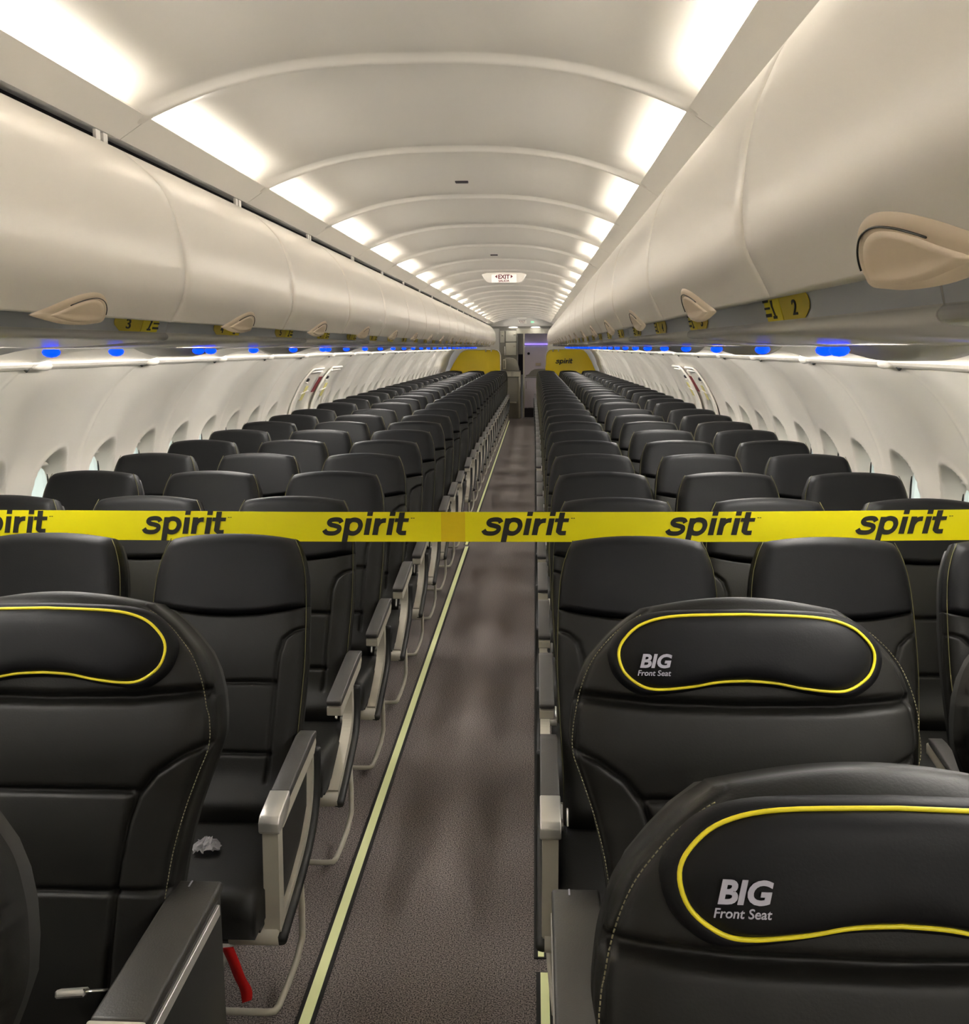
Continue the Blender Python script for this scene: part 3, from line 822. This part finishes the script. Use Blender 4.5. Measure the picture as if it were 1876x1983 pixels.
for i in range(8): a=i*2; F.append((a,a+2,a+3,a+1))
link_mesh('tape_overlap',V,F,M['tapefold'],tp,smooth=False)
for x0 in (-1.392,-.862,-.330,.130,.655,1.186):
    place_spirit('printed_word', .262, lambda a,b_,d,x0=x0: (x0+a, ty(x0+a)-.0012-d, tz(x0+a)-.0235+b_), M['ink'], tp)
# ================================================================== FLOOR STRIPS
def strip(x0,x1,y0,y1,label):
    r = empty('floor_strip',((x0+x1)/2,0,0)); w=x1-x0
    mb = MB(); mb.box((0,(y0+y1)/2,.0015),(w+.022,y1-y0,.003)); mb.build('strip_border', M['edge'], r)
    mb = MB(); mb.box((0,(y0+y1)/2,.003),(w,y1-y0-.01,.004)); mb.build('glowing_band', M['glow'], r)
    tag(r,label,'floor strip','pale green floor path strips')
strip(-.277,-.251,-1.5,8.05,'pale green floor path strip left of the aisle, nearer length')
strip(-.283,-.263,8.12,22.3,'pale green floor path strip left of the aisle, farther length')
strip(.302,.324,-1.5,2.40,'pale green floor path strip right of the aisle, nearer length')
strip(.296,.312,2.46,22.3,'pale green floor path strip right of the aisle beneath the armrests, farther length')
# ================================================================== SMALL THINGS
# red strap
V=[];F=[]; line=spline([(-.385,2.0,.305),(-.372,2.0,.27),(-.362,2.002,.235),(-.348,2.0,.205),(-.346,1.998,.178)],6)
for i,p in enumerate(line):
    t=i/(len(line)-1); w=.013+.004*math.sin(t*3)-.004*t; tw=.4*math.sin(t*4)
    V.append((p.x-w,p.y+tw*w,p.z)); V.append((p.x+w,p.y-tw*w,p.z+.004)); V.append((p.x+w,p.y-tw*w+.0015,p.z+.004)); V.append((p.x-w,p.y+tw*w+.0015,p.z))
for i in range(len(line)-1):
    a=i*4
    for k in range(4): F.append((a+k,a+(k+1)%4,a+4+(k+1)%4,a+4+k))
F += [(0,1,2,3),tuple(len(V)-4+k for k in range(4))[::-1]]
tag(link_mesh('red_strap',V,F,M['red']),'red fabric strap dangling under the left aisle seat in front of the tape','strap')
# crumpled plastic wrapper
V=[];F=[]; rnd=random.Random(7); nu_,nv_=14,9
for i in range(nu_):
    for j in range(nv_):
        a=i/(nu_-1)*2-1; b_=j/(nv_-1)*2-1
        V.append((a*.036*(1-.35*abs(b_))+rnd.uniform(-.006,.006), b_*.024+rnd.uniform(-.006,.006), .012*(1-a*a)*(1-b_*b_)*1.6+abs(rnd.gauss(0,.0065))))
for i in range(nu_-1):
    for j in range(nv_-1): p=i*nv_+j; F.append((p,p+1,p+nv_+1,p+nv_))
o=link_mesh('plastic_wrapper',V,F,M['film'],smooth=False); o.location=(-.500,2.235,.412); sd=o.modifiers.new('t','SOLIDIFY'); sd.thickness=.0006
tag(o,'crumpled clear plastic wrapper lying on the left aisle seat cushion','wrapper')
# ceiling slots
for k,Y in enumerate((4.19,7.44,10.6)):
    mb=MB(); mb.box((0,0,0),(.052,.030,.008),bev=.002); o=mb.build('ceiling_slot',M['dark']); o.location=(-.014,Y,arch(0)+prof_h(((Y-J0)%FP)/FP)-.002)
    tag(o,'small dark rectangular vent in the ceiling, %s from the front'%ORD[k+1],'vent','small ceiling vents')
# exit sign
r=empty('exit_sign',(.01,9.0,0)); zt=2.235
mb=MB(); face=[(-.195,2.226),(-.175,2.190),(-.150,2.162),(-.125,2.152),(.125,2.152),(.150,2.162),(.175,2.190),(.195,2.226),(.15,2.240),(0,2.244),(-.15,2.240)]
mb.prism(face, lambda a,b_,d:(a,d-.02*(b_-2.15)*0,b_), .10); bev(mb.build('housing',M['white'],r),.006)
mb=MB(); mb.box((0,-.002,2.189),(.215,.004,.068)); mb.build('face_plate',mat('sign_face',srgb(232,214,205),.5,emit=srgb(240,225,215),es=.25),r)
place_text('sign_word','EXIT',.100,.036,lambda a,b_,d:(-.050+a,-.0045-d,2.186+b_),M['signred'],r,off=.035,shear=0)
place_text('sign_word','SALIDA',.094,.020,lambda a,b_,d:(-.047+a,-.0045-d,2.160+b_),M['signred'],r,off=.03,shear=0)
for q in(-1,1):
    mb=MB(); mb.prism([(q*.058,2.222),(q*.058,2.190),(q*.078,2.206)],lambda a,b_,d:(a,-.0045-d,b_),.001); mb.build('arrow',M['signred'],r)
tag(r,'EXIT SALIDA sign with red letters hanging under the ceiling above the aisle','exit sign')
# ================================================================== OVERWING EXITS
def hatch(sgn,y0,y1,label,wy):
    r=empty('exit_hatch',(0,0,0)); off=.026
    def S_(y,z,o_=0): return (sgn*(wallx(z)-off-o_),y,z)
    # raised frame: inverted U with sloping top
    zt=1.418
    path=[(y0,.62),(y0,.9),(y0,1.1),(y0,1.22),(y0+.02,1.32),(y0+.07,1.395),(y0+.12,zt),(y0+.22,zt),(y1,zt)]
    mb=MB(); mb.tube([S_(y,z) for y,z in spl2(path,5)],.010,8); mb.tube([S_(y+.0,z) for y,z in [(y0+.12,zt-.026),(y0+.24,zt-.026),(y1,zt-.026)]],.008,8); mb.build('hatch_frame',M['white'],r,True)
    # hatch skin
    V=[];F=[];nz_=24; 
    for i in range(nz_+1):
        z=.62+(zt-.62)*i/nz_; yy0=y0 if z<1.2 else y0+.12*((z-1.2)/(zt-1.2))**2
        for j in range(9): V.append((sgn*(wallx(z)-.017),yy0+(y1-yy0)*j/8,z))
    # leave the window oval out of the skin
    for i in range(nz_):
        for j in range(8):
            p=i*9+j; yc=(V[p][1]+V[p+1][1])/2; zc=(V[p][2]+V[p+9][2])/2
            if ((yc-wy)/(WHW+.04))**2+((zc-WZ)/(WHH+.03))**2>1: F.append((p,p+1,p+10,p+9))
    link_mesh('hatch_skin',V,F,M['wall'],r)
    mb=MB(); mb.tube([S_(wy-.16,WZ+WHH+.03,-.004),S_(wy-.02,WZ+WHH+.045,-.004),S_(wy+.10,WZ+WHH+.05,-.004)],.006,6); mb.build('window_rim',M['white'],r,True)
    mb=MB(); mb.box(S_(y0+.20,1.325,-.004),(.02,.055,.035),ry=-sgn*.6,bev=.008); hd=mb.build('handle_recess',M['dark'],r)
    mb=MB(); mb.box(S_(y0+.20,1.300,.002),(.015,.055,.012),ry=-sgn*.6,bev=.004); mb.build('pull_handle',M['white'],hd)
    mb=MB(); c_=S_(y0+.33,1.205,-.006); mb.box(c_,(.004,.10,.14),ry=-sgn*.5); mb.build('yellow_notice',mat('notice_yellow',srgb(214,204,128),.6),r)
    tag(r,label,'emergency exit','overwing exits on the %s'%('left' if sgn<0 else 'right')); return r
for sgn,side in((-1,'left'),(1,'right')):
    hatch(sgn,8.58,9.14,'white overwing exit hatch with yellow notice, %s wall, nearer of two'%side,8.93)
    hatch(sgn,9.42,9.98,'white overwing exit hatch with yellow notice, %s wall, farther of two'%side,9.75)
    z=1.27; mb=MB(); mb.box((0,0,0),(.004,.13,.16),ry=-sgn*.55); o=mb.build('exit_notice',M['signred']); o.location=(sgn*(wallx(z)-.022),9.28,z)
    mb=MB(); mb.box((0,.0,-.0),(.006,.16,.03),ry=-sgn*.6); c_=mb.build('notice_header',M['white'],o); c_.location=(sgn*-.055,0,.098)
    tag(o,'dark red notice between the two overwing exits on the %s wall'%side,'notice')
# ================================================================== REAR: partitions, galley, lavatory
YP=22.62
def rounded(poly,n=6):
    return poly
for sgn,side in((-1,'left'),(1,'right')):
    if sgn<0: P=[(-1.74,.10),(-1.74,.70),(-1.70,.92),(-1.595,1.10),(-1.51,1.26),(-1.425,1.388),(-1.36,1.48),(-1.29,1.532),(-1.22,1.548),(-.62,1.551),(-.545,1.535),(-.497,1.49),(-.478,1.42),(-.474,1.2),(-.474,.02),(-1.70,.02)]
    else: P=[(.519,.02),(.519,1.2),(.523,1.40),(.545,1.48),(.60,1.54),(.685,1.556),(1.28,1.556),(1.35,1.535),(1.425,1.46),(1.53,1.28),(1.62,1.08),(1.70,.92),(1.74,.70),(1.74,.10),(1.70,.02)]
    r=empty('partition_screen',(0,YP,0)); mb=MB(); mb.prism(P,lambda a,b_,d:(a,d,b_),.035); bev(mb.build('screen_panel',M['screen'],r),.008)
    mb=MB(); mb.tube([(a,-.004,b_) for a,b_ in P[6 if sgn<0 else 1:15 if sgn<0 else 8]],.010,6); mb.build('edge_trim',M['white'],r,True)
    mb=MB()
    for x in ((-.80,-.68) if sgn<0 else (.80,.68)): mb.tube([(sgn*abs(x)-.0,-.03,1.56),(sgn*abs(x),-.03,1.50)],[.018,.010],8)
    mb.build('bracket',M['galley'],r,True)
    if sgn>0: place_spirit('printed_word',.40,lambda a,b_,d:(.735+a,-.012-d,1.245+b_),M['ink'],r,tm=False)
    tag(r,'yellow partition screen %s behind the last %s seats'%('without lettering' if sgn<0 else 'with black lettering',side),'partition')
# end arch wall above the aisle
mb=MB(); YE=Y_END
P=[(-.72,2.065),(-.72,2.30),(.72,2.30),(.72,2.065)]
mb.prism(P,lambda a,b_,d:(a,YE+d,b_),.05); o=mb.build('wall_back',M['ceil']); tag(o,kind='structure')
mb=MB(); mb.box((0,YE+.02,2.055),(1.5,.12,.016)); trim(mb,'galley2')
mb=MB(); mb.box((.02,23.95,2.03),(3.6,1.7,.03)); tag(mb.build('ceiling_galley',M['galley2']),kind='structure')
for x,lb in((-.205,'left'),(.295,'right')):
    mb=MB(); mb.tube([(x,YE+.03,2.044),(x,YE+.03,2.036)],[.10,.085],18,1.0); o=mb.build('downlight',M['lamp']); tag(o,'small round lit downlight at the rear galley entrance, %s one'%lb,'ceiling light')
r=empty('rear_exit_sign',(0,YE,0)); mb=MB(); mb.box((0,-.006,2.155),(.20,.012,.075),bev=.003); mb.build('sign_plate',M['white'],r)
place_text('sign_word','EXIT',.13,.032,lambda a,b_,d:(-.065+a,-.013-d,2.158+b_),M['signred'],r,off=.006,shear=0)
place_text('sign_word','SALIDA',.09,.018,lambda a,b_,d:(-.045+a,-.013-d,2.130+b_),M['signred'],r,off=.006,shear=0)
tag(r,'faint red EXIT SALIDA sign on the far arch above the galley entrance','exit sign')
mb=MB(); mb.box((.225,YE-.006,2.155),(.07,.012,.035),bev=.004); tag(mb.build('green_indicator',M['green']),'small green lit indicator right of the far exit sign','indicator light')
mb=MB(); mb.box((0,22.3,2.222),(.20,.10,.02),bev=.004); tag(mb.build('ceiling_fitting',M['white']),'small white bar fitting on the ceiling before the far arch','ceiling fitting')
YG=23.15
# back walls
mb=MB(); mb.box((0,24.9,1.1),(3.8,.05,2.2)); o=mb.build('wall_rear',M['galley2']); tag(o,kind='structure')
mb=MB(); mb.box((-1.2,YG+.05,1.1),(1.36,.06,2.1)); tag(mb.build('wall_rear_left',M['wall']),kind='structure')
mb=MB(); mb.box((1.22,YG+.05,1.1),(1.30,.06,2.1)); tag(mb.build('wall_rear_right',M['wall']),kind='structure')
# tall galley unit on the left of the passage
r=empty('galley_unit',(0,YG,0))
mb=MB(); mb.box((-.31,.30,1.57),(.405,.60,.94),bev=.006); mb.build('unit_body',M['galley2'],r)
for z0,z1 in((1.72,1.96),(1.42,1.70)):
    mb=MB(); mb.box((-.255,-.010,(z0+z1)/2),(.245,.02,z1-z0),bev=.006); d=mb.build('compartment_door',M['galley'],r)
    mb=MB(); mb.box((-.175,-.026,z1-.075),(.045,.014,.03),bev=.005); mb.build('latch',M['beige'],d)
mb=MB(); mb.box((-.455,-.010,1.83),(.095,.02,.26),bev=.004); d=mb.build('narrow_door',M['galley'],r)
mb=MB(); mb.box((-.45,-.025,1.86),(.03,.012,.03),bev=.004); mb.build('latch',M['galley2'],d)
mb=MB(); mb.box((-.395,-.012,1.55),(.02,.02,.82)); mb.build('side_post',M['galley2'],r)
mb=MB(); mb.tube([(-.395,-.035,1.62),(-.395,-.035,1.42)],.012,8); mb.build('pipe_handle',M['white'],r,True)
mb=MB(); mb.box((-.115,-.014,1.68),(.020,.02,.60)); mb.build('edge_strip',M['galley2'],r)
tag(r,'cream galley unit with latched compartment doors left of the rear passage','galley')
# crew seat back (grey curved panel) and low cabinet
r=empty('crew_seat',(0,YG-.05,0))
CY2=-.14
P=[(-.40,1.08),(-.40,1.34),(-.36,1.365),(-.28,1.368),(-.20,1.355),(-.14,1.32),(-.10,1.24),(-.07,1.14),(-.06,1.08)]
mb=MB(); mb.prism(P,lambda a,b_,d:(a,-.10+d,b_),.08); bev(mb.build('headrest_panel',M['galley2'],r),.012)
mb=MB(); mb.box((-.40,-.115,1.22),(.065,.03,.22),bev=.006); mb.build('handset_box',M['beige'],r)
mb=MB(); mb.box((-.40,-.132,1.22),(.040,.006,.16),bev=.002); mb.build('handset',M['galley2'],r)
tag(r,'grey crew seat back with curved top left of the rear passage','crew seat')
r=empty('low_cabinet',(0,YG,0))
mb=MB(); mb.box((-.265,.10,.535),(.455,.30,1.07),bev=.006); mb.build('cabinet_body',M['galley2'],r)
mb=MB(); mb.box((-.275,-.062,1.00),(.40,.02,.12),bev=.004); mb.build('cabinet_top_panel',M['galley'],r)
for x in (-.22,-.20,-.18): 
    mb=MB(); mb.box((x-.03,-.076,1.00),(.008,.01,.10)); mb.build('rib',M['galley2'],r)
mb=MB(); mb.box((-.275,-.068,.935),(.42,.02,.010)); mb.build('seam_bar',M['shell'],r)
mb=MB(); mb.tube([(-.29,-.085,.36),(-.13,-.085,.36)],.016,8); mb.build('grab_handle',M['beige'],r,True)
mb=MB(); mb.box((-.058,-.062,.53),(.05,.02,1.04)); mb.build('side_post',M['galley'],r)
mb=MB(); mb.box((-.029,-.062,.53),(.012,.024,1.04)); mb.build('dark_post',M['dark'],r)
tag(r,'tall grey service cabinet with grab handle beside the end of the aisle','cabinet')
# dark passage and frame
mb=MB(); mb.box((-.035,23.8,1.28),(.13,.03,.62)); trim(mb,'dark')
mb=MB(); mb.box((-.045,YG+.25,1.65),(.11,.02,.42)); trim(mb,'galley2')
mb=MB(); mb.box((.036,YG-.02,1.0),(.034,.10,1.94)); trim(mb,'galley')
mb=MB(); mb.box((.30,YG-.0,1.98),(.86,.06,.16)); trim(mb,'galley')
# aft lavatory wall in lilac light
r=empty('rear_door_panel',(0,23.5,0))
mb=MB(); mb.box((.33,.03,1.83),(.60,.04,.32)); mb.build('upper_panel',M['lilac'],r)
mb=MB(); mb.box((.33,.03,1.28),(.60,.04,.72)); mb.build('middle_panel',M['lilac'],r)
mb=MB(); mb.box((.33,.02,.55),(.60,.04,.70),bev=.01); mb.build('door_leaf',M['lilac'],r)
mb=MB(); mb.box((.33,.0,1.665),(.58,.02,.028)); mb.build('light_bar',M['purple'],r)['label']='violet light bar'
mb=MB(); mb.tube([(.14,-.002,1.455),(.14,.015,1.455)],.030,16); mb.build('round_port',M['dark'],r,True)
P=[(.08,.93),(.08,.97),(.14,.985),(.20,1.06),(.28,1.10),(.40,1.11),(.60,1.11),(.60,.93)]
mb=MB(); mb.prism(P,lambda a,b_,d:(a,-.05+d,b_),.05); mb.build('seat_flap',M['galley2'],r)
mb=MB(); mb.box((.085,-.01,.74),(.012,.03,.18),bev=.003); mb.build('door_handle',M['galley2'],r)
mb=MB(); mb.box((.33,.02,.11),(.60,.04,.22)); mb.build('kick_plate',M['dark'],r)
mb=MB(); mb.box((.36,-.0,1.21),(.12,.008,.06)); mb.build('notice_plate',M['bintrim'],r)
tag(r,'lilac lit door panel with violet light bar at the far end of the aisle','door')
mb=MB(); mb.box((.30,YG+.1,.006),(.56,.06,.012)); o=mb.build('door_sill',M['silver']); tag(o,'pale metal sill strip on the floor at the far door','sill')
# front end of the cabin behind the camera
mb=MB(); mb.box((0,Y_BEG,1.2),(3.9,.04,2.45)); tag(mb.build('wall_front',M['galley']),kind='structure')
